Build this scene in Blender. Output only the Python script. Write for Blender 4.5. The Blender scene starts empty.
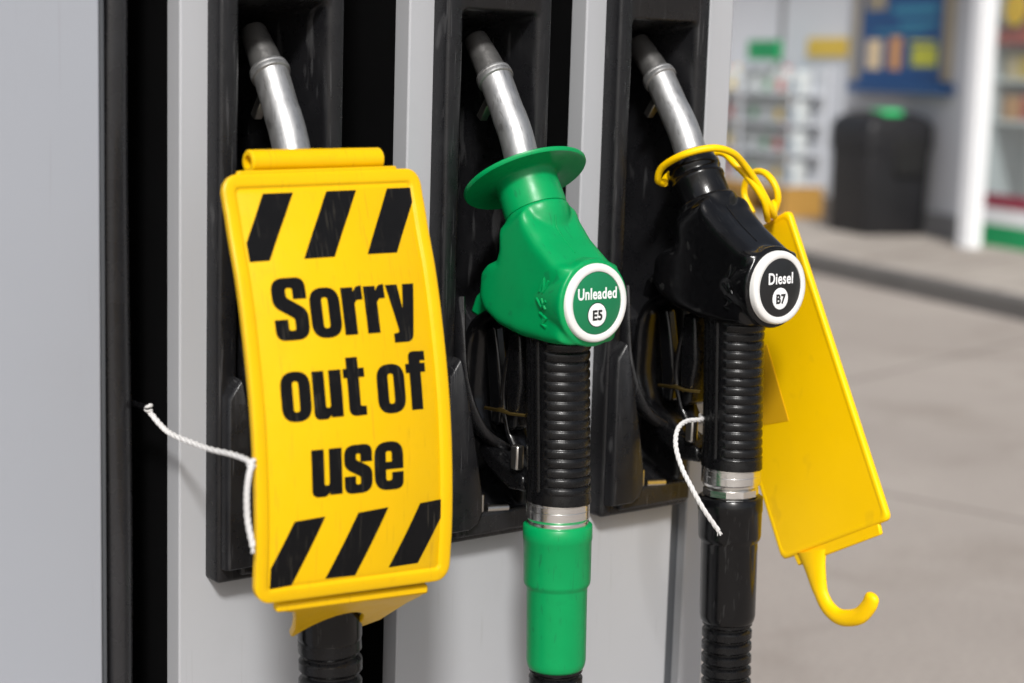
import bpy, bmesh, math, random
from mathutils.bvhtree import BVHTree
from mathutils import Vector, Matrix
random.seed(7)
R = math.radians
sc = bpy.context.scene
COL = sc.collection
WL = {}                                  # world location of every parent (only translations are used)

# ------------------------------------------------------------------ materials
def new_mat(name):
    m = bpy.data.materials.new(name); m.use_nodes = True
    nt = m.node_tree; b = nt.nodes['Principled BSDF']
    return m, nt, b

def mat(name, col, rough=.5, metal=0, var=.08, scale=12, bump=0, bscale=200, rvar=.0, coat=0, spec=.5,
        stretch=None, dirt=0, dirtcol=(.05, .045, .04), dscale=30, scr=0, scrcol=(.5, .5, .5), scrst=(900, 60, 60), scrth=.68):
    m, nt, b = new_mat(name); N = nt.nodes; L = nt.links
    tc = N.new('ShaderNodeTexCoord'); mp = N.new('ShaderNodeMapping'); L.new(tc.outputs['Object'], mp.inputs[0])
    if stretch: mp.inputs['Scale'].default_value = stretch
    nz = N.new('ShaderNodeTexNoise'); nz.inputs['Scale'].default_value = scale; nz.inputs['Detail'].default_value = 6
    L.new(mp.outputs[0], nz.inputs[0])
    mx = N.new('ShaderNodeMix'); mx.data_type = 'RGBA'
    mx.inputs[6].default_value = tuple(max(0, c * (1 - var)) for c in col) + (1,)
    mx.inputs[7].default_value = tuple(min(1, c * (1 + var)) for c in col) + (1,)
    L.new(nz.outputs[0], mx.inputs[0])
    out = mx.outputs[2]
    if dirt:
        n2 = N.new('ShaderNodeTexNoise'); n2.inputs['Scale'].default_value = dscale; n2.inputs['Detail'].default_value = 8
        n2.inputs['Roughness'].default_value = .7
        L.new(tc.outputs['Object'], n2.inputs[0])
        rp = N.new('ShaderNodeValToRGB'); rp.color_ramp.elements[0].position = .56; rp.color_ramp.elements[1].position = .78
        rp.color_ramp.elements[0].color = (0, 0, 0, 1); rp.color_ramp.elements[1].color = (dirt, dirt, dirt, 1)
        L.new(n2.outputs[0], rp.inputs[0])
        m2 = N.new('ShaderNodeMix'); m2.data_type = 'RGBA'; m2.inputs[7].default_value = dirtcol + (1,)
        L.new(rp.outputs[0], m2.inputs[0]); L.new(out, m2.inputs[6]); out = m2.outputs[2]
    if scr:
        for rot in (.5, -.9):
            ms = N.new('ShaderNodeMapping'); ms.inputs['Scale'].default_value = scrst; ms.inputs['Rotation'].default_value = (.15, rot, .3)
            ms.vector_type = 'TEXTURE' if False else 'POINT'
            ns = N.new('ShaderNodeTexNoise'); ns.inputs['Scale'].default_value = 1; ns.inputs['Detail'].default_value = 2
            L.new(tc.outputs['Object'], ms.inputs[0]); L.new(ms.outputs[0], ns.inputs[0])
            rs = N.new('ShaderNodeValToRGB'); rs.color_ramp.elements[0].position = scrth; rs.color_ramp.elements[1].position = scrth + .05
            rs.color_ramp.elements[0].color = (0, 0, 0, 1); rs.color_ramp.elements[1].color = (scr, scr, scr, 1)
            L.new(ns.outputs[0], rs.inputs[0])
            mm = N.new('ShaderNodeMix'); mm.data_type = 'RGBA'; mm.inputs[7].default_value = scrcol + (1,)
            L.new(rs.outputs[0], mm.inputs[0]); L.new(out, mm.inputs[6]); out = mm.outputs[2]
    L.new(out, b.inputs['Base Color'])
    b.inputs['Metallic'].default_value = metal; b.inputs['Specular IOR Level'].default_value = spec
    b.inputs['Coat Weight'].default_value = coat
    if rvar:
        mr = N.new('ShaderNodeMapRange'); mr.inputs[3].default_value = rough - rvar; mr.inputs[4].default_value = rough + rvar
        mr.inputs[1].default_value = .3; mr.inputs[2].default_value = .7
        n3 = N.new('ShaderNodeTexNoise'); n3.inputs['Scale'].default_value = scale * 3; n3.inputs['Detail'].default_value = 8
        L.new(mp.outputs[0], n3.inputs[0]); L.new(n3.outputs[0], mr.inputs[0]); L.new(mr.outputs[0], b.inputs['Roughness'])
    else: b.inputs['Roughness'].default_value = rough
    if bump:
        n4 = N.new('ShaderNodeTexNoise'); n4.inputs['Scale'].default_value = bscale; n4.inputs['Detail'].default_value = 4
        L.new(mp.outputs[0], n4.inputs[0])
        bp = N.new('ShaderNodeBump'); bp.inputs['Strength'].default_value = bump; bp.inputs['Distance'].default_value = .001
        L.new(n4.outputs[0], bp.inputs['Height']); L.new(bp.outputs[0], b.inputs['Normal'])
    return m

M = {}
M['panel'] = mat('silver grey painted steel', (.395, .402, .42), .42, 0, .04, 6, .04, 900, .06, spec=.35, dirt=.10, dirtcol=(.2, .19, .18), dscale=9, scr=.25, scrcol=(.28, .275, .27), scrst=(300, 20, 7), scrth=.69)
M['clad'] = mat('blue grey painted cladding', (.325, .340, .375), .5, 0, .05, 3, .05, 700, .06, spec=.35, dirt=.08, dirtcol=(.22, .2, .19), dscale=5, scr=.2, scrcol=(.24, .24, .25), scrst=(200, 12, 5), scrth=.69)
M['trim'] = mat('dark grey trim', (.075, .08, .088), .5, 0, .1, 20, spec=.3)
M['core'] = mat('black housing', (.003, .003, .0033), .6, 0, .2, 20, spec=.15)
M['boot'] = mat('grained black moulding', (.009, .009, .0102), .31, 0, .3, 30, .22, 1400, .09, spec=.42, dirt=.22, dirtcol=(.05, .05, .05), dscale=22, scr=.7, scrcol=(.05, .05, .052), scrst=(500, 40, 16), scrth=.655)
M['seal'] = mat('dull black seal', (.02, .02, .022), .28, 0, .3, 20, .1, 300, .08, spec=.5)
M['rubber'] = mat('black rubber', (.0035, .0035, .004), .29, 0, .3, 60, .12, 900, .1, spec=.34, dirt=.12, dirtcol=(.05, .048, .046), dscale=60)
M['gloss'] = mat('worn glossy black rubber', (.0035, .0035, .004), .2, 0, .3, 60, .05, 600, .06, spec=.36, dirt=.08, dirtcol=(.04, .04, .04), dscale=50, scr=.5, scrcol=(.03, .03, .03), scrst=(600, 60, 40), scrth=.66)
M['green'] = mat('green rubber', (.0, .275, .078), .34, 0, .10, 40, .04, 800, .06, spec=.3, dirt=.28, dirtcol=(.004, .09, .04), dscale=38, scr=.35, scrcol=(.01, .12, .05), scrst=(500, 60, 50), scrth=.665)
M['yellow'] = mat('yellow plastic', (.75, .445, .0), .36, 0, .05, 25, .05, 500, .06, spec=.25, dirt=.22, dirtcol=(.50, .28, .01), dscale=48, scr=.45, scrcol=(.55, .30, .01), scrst=(520, 40, 26), scrth=.665)
M['yellow2'] = mat('lemon yellow plastic', (.96, .58, .0), .42, 0, .05, 18, .05, 400, .05, spec=.25, dirt=.10, dirtcol=(.7, .40, .0), dscale=26, scr=.3, scrcol=(.70, .40, .01), scrst=(420, 34, 22), scrth=.665)
M['amber_patch'] = mat('amber patch', (.66, .36, .004), .45, 0, .05, 30)
M['ink'] = mat('black print', (.005, .005, .0055), .5, 0, .25, 60, spec=.12, dirt=.10, dirtcol=(.06, .05, .04), dscale=70, scr=.5, scrcol=(.05, .045, .035), scrst=(520, 40, 30), scrth=.66)
M['alu'] = mat('worn cast aluminium', (.43, .43, .43), .47, .85, .14, 45, .14, 500, .10, dirt=.5, dirtcol=(.17, .165, .16), dscale=70, stretch=(1, 1, .4), scr=.6, scrcol=(.22, .215, .21), scrst=(700, 120, 60), scrth=.64)
M['tip'] = mat('sooty metal tip', (.17, .167, .163), .42, .7, .3, 60, .15, 400, .1, dirt=.9, dirtcol=(.012, .012, .012), dscale=45)
M['chrome'] = mat('turned metal', (.84, .83, .81), .22, 1, .05, 30, 0, 300, .05, stretch=(1, 1, 8))
M['zinc'] = mat('zinc plated clip', (.55, .53, .5), .3, 1, .2, 90)
M['brass'] = mat('brass wire', (.75, .52, .16), .3, 1, .1, 60)
M['white'] = mat('white plastic', (.74, .73, .71), .4, 0, .06, 60, dirt=.2, dirtcol=(.4, .38, .35), dscale=90)
M['string'] = mat('white twine', (.62, .61, .60), .85, 0, .12, 300, .5, 900)
M['badge_green'] = mat('green badge', (.004, .17, .065), .3, 0, .06, 60)
M['badge_black'] = mat('black badge', (.012, .012, .013), .3, 0, .2, 60)
M['print_white'] = mat('white print', (.82, .82, .82), .45)
# shop
M['wall'] = mat('painted shop wall', (.46, .47, .50), .7, 0, .05, 2, .2, 60, dirt=.2, dirtcol=(.33, .33, .34), dscale=1.5)
M['wall2'] = mat('pale shop wall panel', (.70, .72, .76), .55, 0, .04, 2)
M['wframe'] = mat('white post paint', (.80, .81, .83), .5, 0, .04, 3)
M['plinth'] = mat('grey plinth', (.16, .16, .165), .7, 0, .1, 5)
M['kerb'] = mat('weathered kerb stone', (.115, .108, .102), .85, 0, .2, 5, .4, 40)
M['bin'] = mat('charcoal bin plastic', (.017, .017, .019), .45, 0, .2, 8, spec=.3)
M['hole'] = mat('dark opening', (.004, .004, .004), .8)
M['pblue'] = mat('poster blue', (.008, .065, .20), .4, 0, .1, 3)
M['pteal'] = mat('poster teal', (.03, .22, .34), .4)
M['pyel'] = mat('poster yellow', (.50, .50, .05), .4)
M['porg'] = mat('poster orange', (.6, .3, .12), .4)
M['pgreen'] = mat('sign green', (.005, .30, .10), .4)
M['lime'] = mat('bright green sticker', (.02, .55, .16), .45)
M['gold'] = mat('champagne frame', (.40, .34, .24), .4, .4)
M['ochre'] = mat('ochre pallet', (.42, .23, .05), .6, 0, .15, 6)
M['jug'] = mat('milky white jug', (.52, .55, .55), .35, 0, .06, 6)
M['jblue'] = mat('blue label', (.12, .26, .36), .4)
M['jgreen'] = mat('green label', (.10, .30, .15), .4)
M['jgrey'] = mat('grey label', (.22, .24, .26), .4)
M['maroon'] = mat('maroon band', (.28, .03, .06), .4)
M['red'] = mat('red packet', (.50, .05, .03), .4)
M['cream'] = mat('cream packet', (.70, .55, .35), .5)
M['yelsign'] = mat('yellow sign', (.75, .52, .08), .45)
m_, nt_, b_ = new_mat('shop glass')
tr_ = nt_.nodes.new('ShaderNodeBsdfTransparent'); mx_ = nt_.nodes.new('ShaderNodeMixShader'); mx_.inputs[0].default_value = .08
b_.inputs['Roughness'].default_value = .04; tr_.inputs[0].default_value = (.93, .96, .95, 1)
nt_.links.new(tr_.outputs[0], mx_.inputs[1]); nt_.links.new(b_.outputs[0], mx_.inputs[2]); nt_.links.new(mx_.outputs[0], nt_.nodes['Material Output'].inputs[0])
M['glass'] = m_
def ground_mat(name, c1, c2, joint=None, ang=0, size=(4, 4), off=(0, 0)):
    m, nt, b = new_mat(name); N = nt.nodes; L = nt.links
    tc = N.new('ShaderNodeTexCoord')
    n1 = N.new('ShaderNodeTexNoise'); n1.inputs['Scale'].default_value = .55; n1.inputs['Detail'].default_value = 8; n1.inputs['Roughness'].default_value = .62
    n2 = N.new('ShaderNodeTexNoise'); n2.inputs['Scale'].default_value = 60; n2.inputs['Detail'].default_value = 6
    n3 = N.new('ShaderNodeTexNoise'); n3.inputs['Scale'].default_value = 1.7; n3.inputs['Detail'].default_value = 5; n3.inputs['Distortion'].default_value = 1.2
    for n in (n1, n2, n3): L.new(tc.outputs['Object'], n.inputs[0])
    rp = N.new('ShaderNodeValToRGB'); rp.color_ramp.elements[0].position = .32; rp.color_ramp.elements[1].position = .68
    rp.color_ramp.elements[0].color = c1 + (1,); rp.color_ramp.elements[1].color = c2 + (1,)
    L.new(n1.outputs[0], rp.inputs[0])
    m1 = N.new('ShaderNodeMix'); m1.data_type = 'RGBA'; m1.blend_type = 'MULTIPLY'; m1.inputs[0].default_value = .5
    L.new(rp.outputs[0], m1.inputs[6]); L.new(n2.outputs[0], m1.inputs[7])
    r3 = N.new('ShaderNodeValToRGB'); r3.color_ramp.elements[0].position = .52; r3.color_ramp.elements[1].position = .75
    r3.color_ramp.elements[0].color = (1, 1, 1, 1); r3.color_ramp.elements[1].color = (.80, .78, .76, 1)
    L.new(n3.outputs[0], r3.inputs[0])
    m3 = N.new('ShaderNodeMix'); m3.data_type = 'RGBA'; m3.blend_type = 'MULTIPLY'; m3.inputs[0].default_value = 1
    L.new(m1.outputs[2], m3.inputs[6]); L.new(r3.outputs[0], m3.inputs[7])
    out = m3.outputs[2]
    if joint:
        mp = N.new('ShaderNodeMapping'); mp.inputs['Rotation'].default_value = (0, 0, ang); mp.inputs['Location'].default_value = (off[0], off[1], 0)
        L.new(tc.outputs['Object'], mp.inputs[0])
        br = N.new('ShaderNodeTexBrick'); br.offset = 0; br.inputs['Scale'].default_value = 1
        br.inputs['Brick Width'].default_value = size[0]; br.inputs['Row Height'].default_value = size[1]
        br.inputs['Mortar Size'].default_value = joint; br.inputs['Color1'].default_value = (1, 1, 1, 1)
        br.inputs['Color2'].default_value = (.94, .94, .94, 1); br.inputs['Mortar'].default_value = (.45, .43, .42, 1)
        L.new(mp.outputs[0], br.inputs[0])
        m4 = N.new('ShaderNodeMix'); m4.data_type = 'RGBA'; m4.blend_type = 'MULTIPLY'; m4.inputs[0].default_value = 1
        L.new(out, m4.inputs[6]); L.new(br.outputs[0], m4.inputs[7]); out = m4.outputs[2]
    L.new(out, b.inputs['Base Color']); b.inputs['Roughness'].default_value = .8
    bp = N.new('ShaderNodeBump'); bp.inputs['Strength'].default_value = .3; bp.inputs['Distance'].default_value = .01
    L.new(n2.outputs[0], bp.inputs['Height']); L.new(bp.outputs[0], b.inputs['Normal'])
    return m
M['ground'] = ground_mat('concrete forecourt', (.425, .37, .328), (.515, .455, .405), .010, R(-12), (5, 3.4), (.3, .9))
M['pave'] = ground_mat('pale paving', (.47, .415, .365), (.60, .54, .48), .012, R(-16.7), (.9, .6))

# ------------------------------------------------------------------ mesh helpers
def obj(name, bm, m, parent=None, smooth=True, ang=38, bevel=0, seg=2):
    o_loc = WL[parent] if parent is not None else Vector((0, 0, 0))
    bmesh.ops.recalc_face_normals(bm, faces=bm.faces)
    if o_loc.length: bmesh.ops.translate(bm, verts=bm.verts, vec=-o_loc)
    me = bpy.data.meshes.new(name); bm.to_mesh(me); bm.free()
    if smooth:
        me.polygons.foreach_set('use_smooth', [True] * len(me.polygons)); me.set_sharp_from_angle(angle=R(ang))
    me.materials.append(M[m])
    o = bpy.data.objects.new(name, me); COL.objects.link(o)
    if parent is not None: o.parent = parent
    WL[o] = o_loc.copy()
    if bevel:
        md = o.modifiers.new('bevel', 'BEVEL'); md.width = bevel; md.segments = seg; md.limit_method = 'ANGLE'; md.angle_limit = R(40)
        md.harden_normals = False
    return o

def thing(name, loc, label, cat, group=None):
    o = bpy.data.objects.new(name, None); COL.objects.link(o); o.location = loc; o.empty_display_size = .05
    WL[o] = Vector(loc); o['label'] = label; o['category'] = cat
    if group: o['group'] = group
    return o

def tag(o, label, cat, group=None):
    o['label'] = label; o['category'] = cat
    if group: o['group'] = group
    return o

def settle(o, loc):
    """give a one-mesh thing its origin at its base"""
    loc = Vector(loc); o.data.transform(Matrix.Translation(-loc)); o.location = loc; WL[o] = loc; return o

def structure(o): o['kind'] = 'structure'; return o

def box(bm, x0, x1, y0, y1, z0, z1):
    v = [bm.verts.new((x, y, z)) for x in (x0, x1) for y in (y0, y1) for z in (z0, z1)]
    for f in ((0, 1, 3, 2), (4, 6, 7, 5), (0, 4, 5, 1), (2, 3, 7, 6), (0, 2, 6, 4), (1, 5, 7, 3)): bm.faces.new([v[i] for i in f])
    return bm

def obox(bm, o, a, b, c, A, B, Cc):
    """oriented box: origin o, axes a,b,c, ranges A,B,Cc"""
    v = [bm.verts.new(o + a * x + b * y + c * z) for x in A for y in B for z in Cc]
    for f in ((0, 1, 3, 2), (4, 6, 7, 5), (0, 4, 5, 1), (2, 3, 7, 6), (0, 2, 6, 4), (1, 5, 7, 3)): bm.faces.new([v[i] for i in f])
    return bm

def prism(bm, pts, fn, d0, d1):
    """polygon pts (2D) mapped by fn(a,b,d) and extruded d0..d1"""
    A = [bm.verts.new(fn(p[0], p[1], d0)) for p in pts]; B = [bm.verts.new(fn(p[0], p[1], d1)) for p in pts]
    bm.faces.new(A); bm.faces.new(B[::-1]); n = len(pts)
    for i in range(n): bm.faces.new((A[i], A[(i + 1) % n], B[(i + 1) % n], B[i]))
    return bm

def bridge(bm, A, B):
    n = len(A)
    for i in range(n): bm.faces.new((A[i], A[(i + 1) % n], B[(i + 1) % n], B[i]))

def loops(bm, rows, cap0=True, cap1=True):
    prev = None
    for r in rows:
        cur = [bm.verts.new(p) for p in r]
        if prev: bridge(bm, prev, cur)
        elif cap0: bm.faces.new(cur)
        prev = cur
    if cap1: bm.faces.new(prev[::-1])
    return bm

def rrect(x0, x1, z0, z1, r, n=5):
    out = []
    for cx, cz, a0 in ((x1 - r, z1 - r, 0), (x0 + r, z1 - r, 90), (x0 + r, z0 + r, 180), (x1 - r, z0 + r, 270)):
        for k in range(n + 1):
            a = R(a0 + 90 * k / n); out.append((cx + r * math.cos(a), cz + r * math.sin(a)))
    return out

def spline(P, per=8):
    P = [Vector(p) for p in P]; Q = [P[0] * 2 - P[1]] + P + [P[-1] * 2 - P[-2]]; out = []
    for i in range(1, len(Q) - 2):
        a, b, c, d = Q[i - 1:i + 3]
        for k in range(per):
            t = k / per
            out.append(.5 * ((2 * b) + (c - a) * t + (2 * a - 5 * b + 4 * c - d) * t * t + (3 * b - a - 3 * c + d) * t ** 3))
    out.append(P[-1]); return out

def sweep(bm, P, rad, n=24, ref=(1, 0, 0), cap=True, mod=None):
    """rings along P; rad: number, list, or list of (r along ref, r across); mod(i, angle) scales the radius"""
    P = [Vector(p) for p in P]; m = len(P)
    if not isinstance(rad, (list, tuple)): rad = [rad] * m
    ref = Vector(ref).normalized(); rows = []
    def tang(i):
        a = i; b = i
        while a > 0 and (P[i] - P[a]).length < 1e-6: a -= 1
        while b < m - 1 and (P[b] - P[i]).length < 1e-6: b += 1
        a = max(0, min(a, i - 1)) if i > 0 else 0; b = min(m - 1, max(b, i + 1))
        t = P[b] - P[a]
        return t.normalized() if t.length > 1e-7 else Vector((0, 0, -1))
    for i in range(m):
        t = tang(i); u = (ref - t * ref.dot(t))
        if u.length < 1e-4: u = t.orthogonal()
        u.normalize(); v = t.cross(u); ref = u if abs(t.dot(ref)) > .2 else ref
        ra, rb = rad[i] if isinstance(rad[i], (list, tuple)) else (rad[i], rad[i])
        row = []
        for k in range(n):
            a = 2 * math.pi * k / n; s = mod(i, a) if mod else 1
            row.append(P[i] + u * (ra * s * math.cos(a)) + v * (rb * s * math.sin(a)))
        rows.append(row)
    return loops(bm, rows, cap, cap)

def lathe(bm, o, axis, prof, n=40, ref=(1, 0, 0), closed=False):
    """prof: list of (distance along axis, radius)"""
    o = Vector(o); t = Vector(axis).normalized(); u = Vector(ref); u = (u - t * u.dot(t)).normalized(); v = t.cross(u)
    rows = [[o + t * d + u * (r * math.cos(2 * math.pi * k / n)) + v * (r * math.sin(2 * math.pi * k / n)) for k in range(n)] for d, r in prof]
    if closed:
        rv = [[bm.verts.new(p) for p in r] for r in rows]
        for i in range(len(rv)): bridge(bm, rv[i], rv[(i + 1) % len(rv)])
        return bm
    return loops(bm, rows)

def BM(): return bmesh.new()

def text_bm(s, size, bold=.0, sx=1.0, depth=.0):
    cu = bpy.data.curves.new('lettering', 'FONT'); cu.body = s; cu.size = size; cu.align_x = 'CENTER'; cu.align_y = 'BOTTOM_BASELINE'
    cu.offset = bold; cu.extrude = depth; cu.resolution_u = 6; cu.space_character = 1.07
    o = bpy.data.objects.new('lettering', cu); COL.objects.link(o)
    bpy.context.view_layer.update()
    me = bpy.data.meshes.new_from_object(o.evaluated_get(bpy.context.evaluated_depsgraph_get()))
    bpy.data.objects.remove(o)
    bm = BM(); bm.from_mesh(me); bpy.data.meshes.remove(me)
    for v in bm.verts: v.co.x *= sx
    return bm

# ------------------------------------------------------------------ camera
cam = bpy.data.cameras.new('camera'); co = bpy.data.objects.new('camera', cam); COL.objects.link(co); sc.camera = co
F = 1750.0; pit = math.atan(271 / F); rol = math.atan(347 * 271 / F ** 2); yaw = R(52)
fw = Vector((math.cos(yaw) * math.cos(pit), math.sin(yaw) * math.cos(pit), -math.sin(pit)))
rt = Vector((math.sin(yaw), -math.cos(yaw), 0)); up = rt.cross(fw)
r2 = rt * math.cos(rol) + up * math.sin(rol); u2 = up * math.cos(rol) - rt * math.sin(rol)
mw = Matrix((r2, u2, -fw)).transposed().to_4x4(); mw.translation = Vector((0, -1.25, 1.30)); co.matrix_world = mw
cam.sensor_width = 36; cam.lens = F / 1024 * 36; cam.clip_start = .05; cam.clip_end = 2000
cam.dof.use_dof = True; cam.dof.focus_distance = 1.52; cam.dof.aperture_fstop = 4.0; cam.dof.aperture_blades = 9

# ------------------------------------------------------------------ fuel dispenser
Z0, ZT = .12, 2.05
disp = thing('fuel_dispenser', (.66, .22, 0), 'silver grey fuel dispenser with three black nozzle holders in a row', 'fuel pump')
bm = BM(); box(bm, .5735, 1.2365, .112, .44, Z0, ZT - .05); obj('housing', bm, 'core', disp, False)
bm = BM(); box(bm, -.20, .5715, -.004, .44, Z0, ZT - .05); obj('side_cladding', bm, 'clad', disp, bevel=.002)
bm = BM(); box(bm, .5725, .5765, -.001, .10, Z0, ZT - .05); obj('edge_trim', bm, 'trim', disp, bevel=.001)
bm = BM(); sweep(bm, [(.6125, .111, 1.026), (.6125, .006, 1.0262), (.6120, -.0015, 1.0262), (.6105, -.003, 1.0285)], .0026, 12, ref=(0, 0, 1)); obj('cable_peg', bm, 'rubber', disp)
# rubber seal / hose channel beside the cladding
bm = BM(); zs = [Z0 + (ZT - .06 - Z0) * k / 60 for k in range(61)]
sweep(bm, [(.5925 + .0012 * math.sin(z * 9), .026 + .003 * math.sin(z * 6.1 + 1), z) for z in zs], [(.0155 + .0018 * math.sin(z * 7.3), .018) for z in zs], 24)
obj('rubber_seal', bm, 'seal', disp)
bays = [(.640, .8165, .664), (.8556, 1.012, .881), (1.052, 1.188, 1.0754)]
BW = .1145
for i, (xa, xb, xbt) in enumerate(bays):
    z_n = .884; z_m = 1.42
    a, b = xbt + .003, xbt + BW - .003
    pts = [(xa, Z0), (xb, Z0), (xb, z_n - .02)]
    if False: pts = [(xa, Z0), (xb, Z0), (xb, ZT - .05), (b, ZT - .05), (b, z_n), (a, z_n), (a, ZT - .05), (xa, ZT - .05)]
    pts = [(xa, Z0), (xb, Z0), (xb, z_n), (a, z_n), (a, ZT - .05), (xa, ZT - .05)]
    bm = BM(); prism(bm, pts, lambda p, q, d: (p, d, q), 0, .0225); obj('front_panel', bm, 'panel', disp, bevel=.0016)
    # filler behind, seen only as the dark sides of the gaps
    bm = BM(); box(bm, xa + .004, xbt + .006, .0195, .11, Z0, ZT - .06); obj('bay_frame', bm, 'core', disp, False)
    # nozzle holder: moulded rim with a deep tapered pocket
    x0, x1 = xbt, xbt + BW; zb, zt = .8785, 1.50
    n = 5
    def ring(x0_, x1_, z0_, z1_, r, y): return [(p[0], y, p[1]) for p in rrect(x0_, x1_, z0_, z1_, r, n)]
    ix0, ix1, iz0, iz1 = x0 + .0185, x1 - .0165, .905, 1.3495
    rows = [ring(x0, x1, zb, zt, .004, .004), ring(x0, x1, zb, zt, .004, -.0165), ring(x0 + .0012, x1 - .0012, zb + .0012, zt - .0012, .004, -.0192),
            ring(x0 + .0035, x1 - .0035, zb + .0035, zt - .0035, .004, -.0202), ring(ix0 - .004, ix1 + .004, iz0 - .004, iz1 + .004, .007, -.0198),
            ring(ix0 - .001, ix1 + .001, iz0 - .001, iz1 + .001, .006, -.0175), ring(ix0, ix1, iz0, iz1, .006, -.012),
            ring(ix0 + .002, ix1 - .010, iz0 + .03, iz1 - .012, .006, .06), ring(ix0 + .006, ix1 - .020, iz0 + .06, iz1 - .03, .006, .106)]
    bm = BM(); loops(bm, rows, False, True); bt = obj('nozzle_holder', bm, 'boot', disp, ang=50)
    # cheek at lower left, ledge and cup inside
    cx = x0 + .003
    pts = [(cx, 1.035), (cx + .012, 1.05), (cx + .022, 1.02), (cx + .034, .965), (cx + .042, .925), (cx + .043, .906), (cx + .038, .896), (cx + .028, .891), (cx, .891)]
    bm = BM()
    rows = []
    for d, ins in ((.02, 0), (-.022, 0), (-.0265, .0015), (-.0300, .004), (-.0315, .009)):
        c = Vector((cx + .016, 0, .95)); rows.append([(p + (c.x - p) * ins * 18, d, q + (c.z - q) * ins * 4) for p, q in pts])
    loops(bm, rows); obj('side_cheek', bm, 'boot', bt, bevel=.006, seg=4, ang=60)
    bm = BM(); box(bm, ix0 + .001, x1 - .003, -.0255, .03, .884, .9045); obj('drip_ledge', bm, 'boot', bt, bevel=.003)
    bm = BM(); pts = [(.085, 1.10), (.035, 1.06), (.028, 1.0), (.03, .93), (.07, .915)]
    prism(bm, pts, lambda p, q, d: (d, p, q), ix0 + .030, ix1 - .002); obj('back_ramp', bm, 'boot', bt, bevel=.004)
    bm = BM(); sweep(bm, spline([(ix0 + .010, -.006, 1.10), (ix0 + .008, -.018, 1.03), (ix0 + .020, -.030, .985), (ix0 + .050, -.034, .962)], 6), [(.004, .009)] * 19, 12)
    obj('guide_rail', bm, 'boot', bt)
    bm = BM(); box(bm, ix0 + .024, ix0 + .031, -.026, -.019, .905, .922); obj('hinge_clip', bm, 'zinc', bt, bevel=.0012)
    bm = BM(); sweep(bm, [(ix0 + .036, -.022, .907), (ix0 + .060, -.022, .905)], .0035, 12, ref=(0, 0, 1)); obj('hinge_pin', bm, 'zinc', bt)
bm = BM(); box(bm, 1.1895, 1.2055, .009, .11, Z0, ZT - .05); obj('edge_trim', bm, 'trim', disp, False)
bm = BM(); box(bm, 1.2065, 1.2390, -.0015, .44, Z0, ZT - .05); obj('end_panel', bm, 'panel', disp, bevel=.002)
bm = BM(); box(bm, -.22, 1.26, -.03, .46, 0.0, Z0 - .001); obj('base_plinth', bm, 'trim', disp, bevel=.004)
bm = BM(); box(bm, -.20, 1.2390, -.004, .44, ZT - .049, ZT); obj('top_cap', bm, 'clad', disp, bevel=.006)

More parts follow.
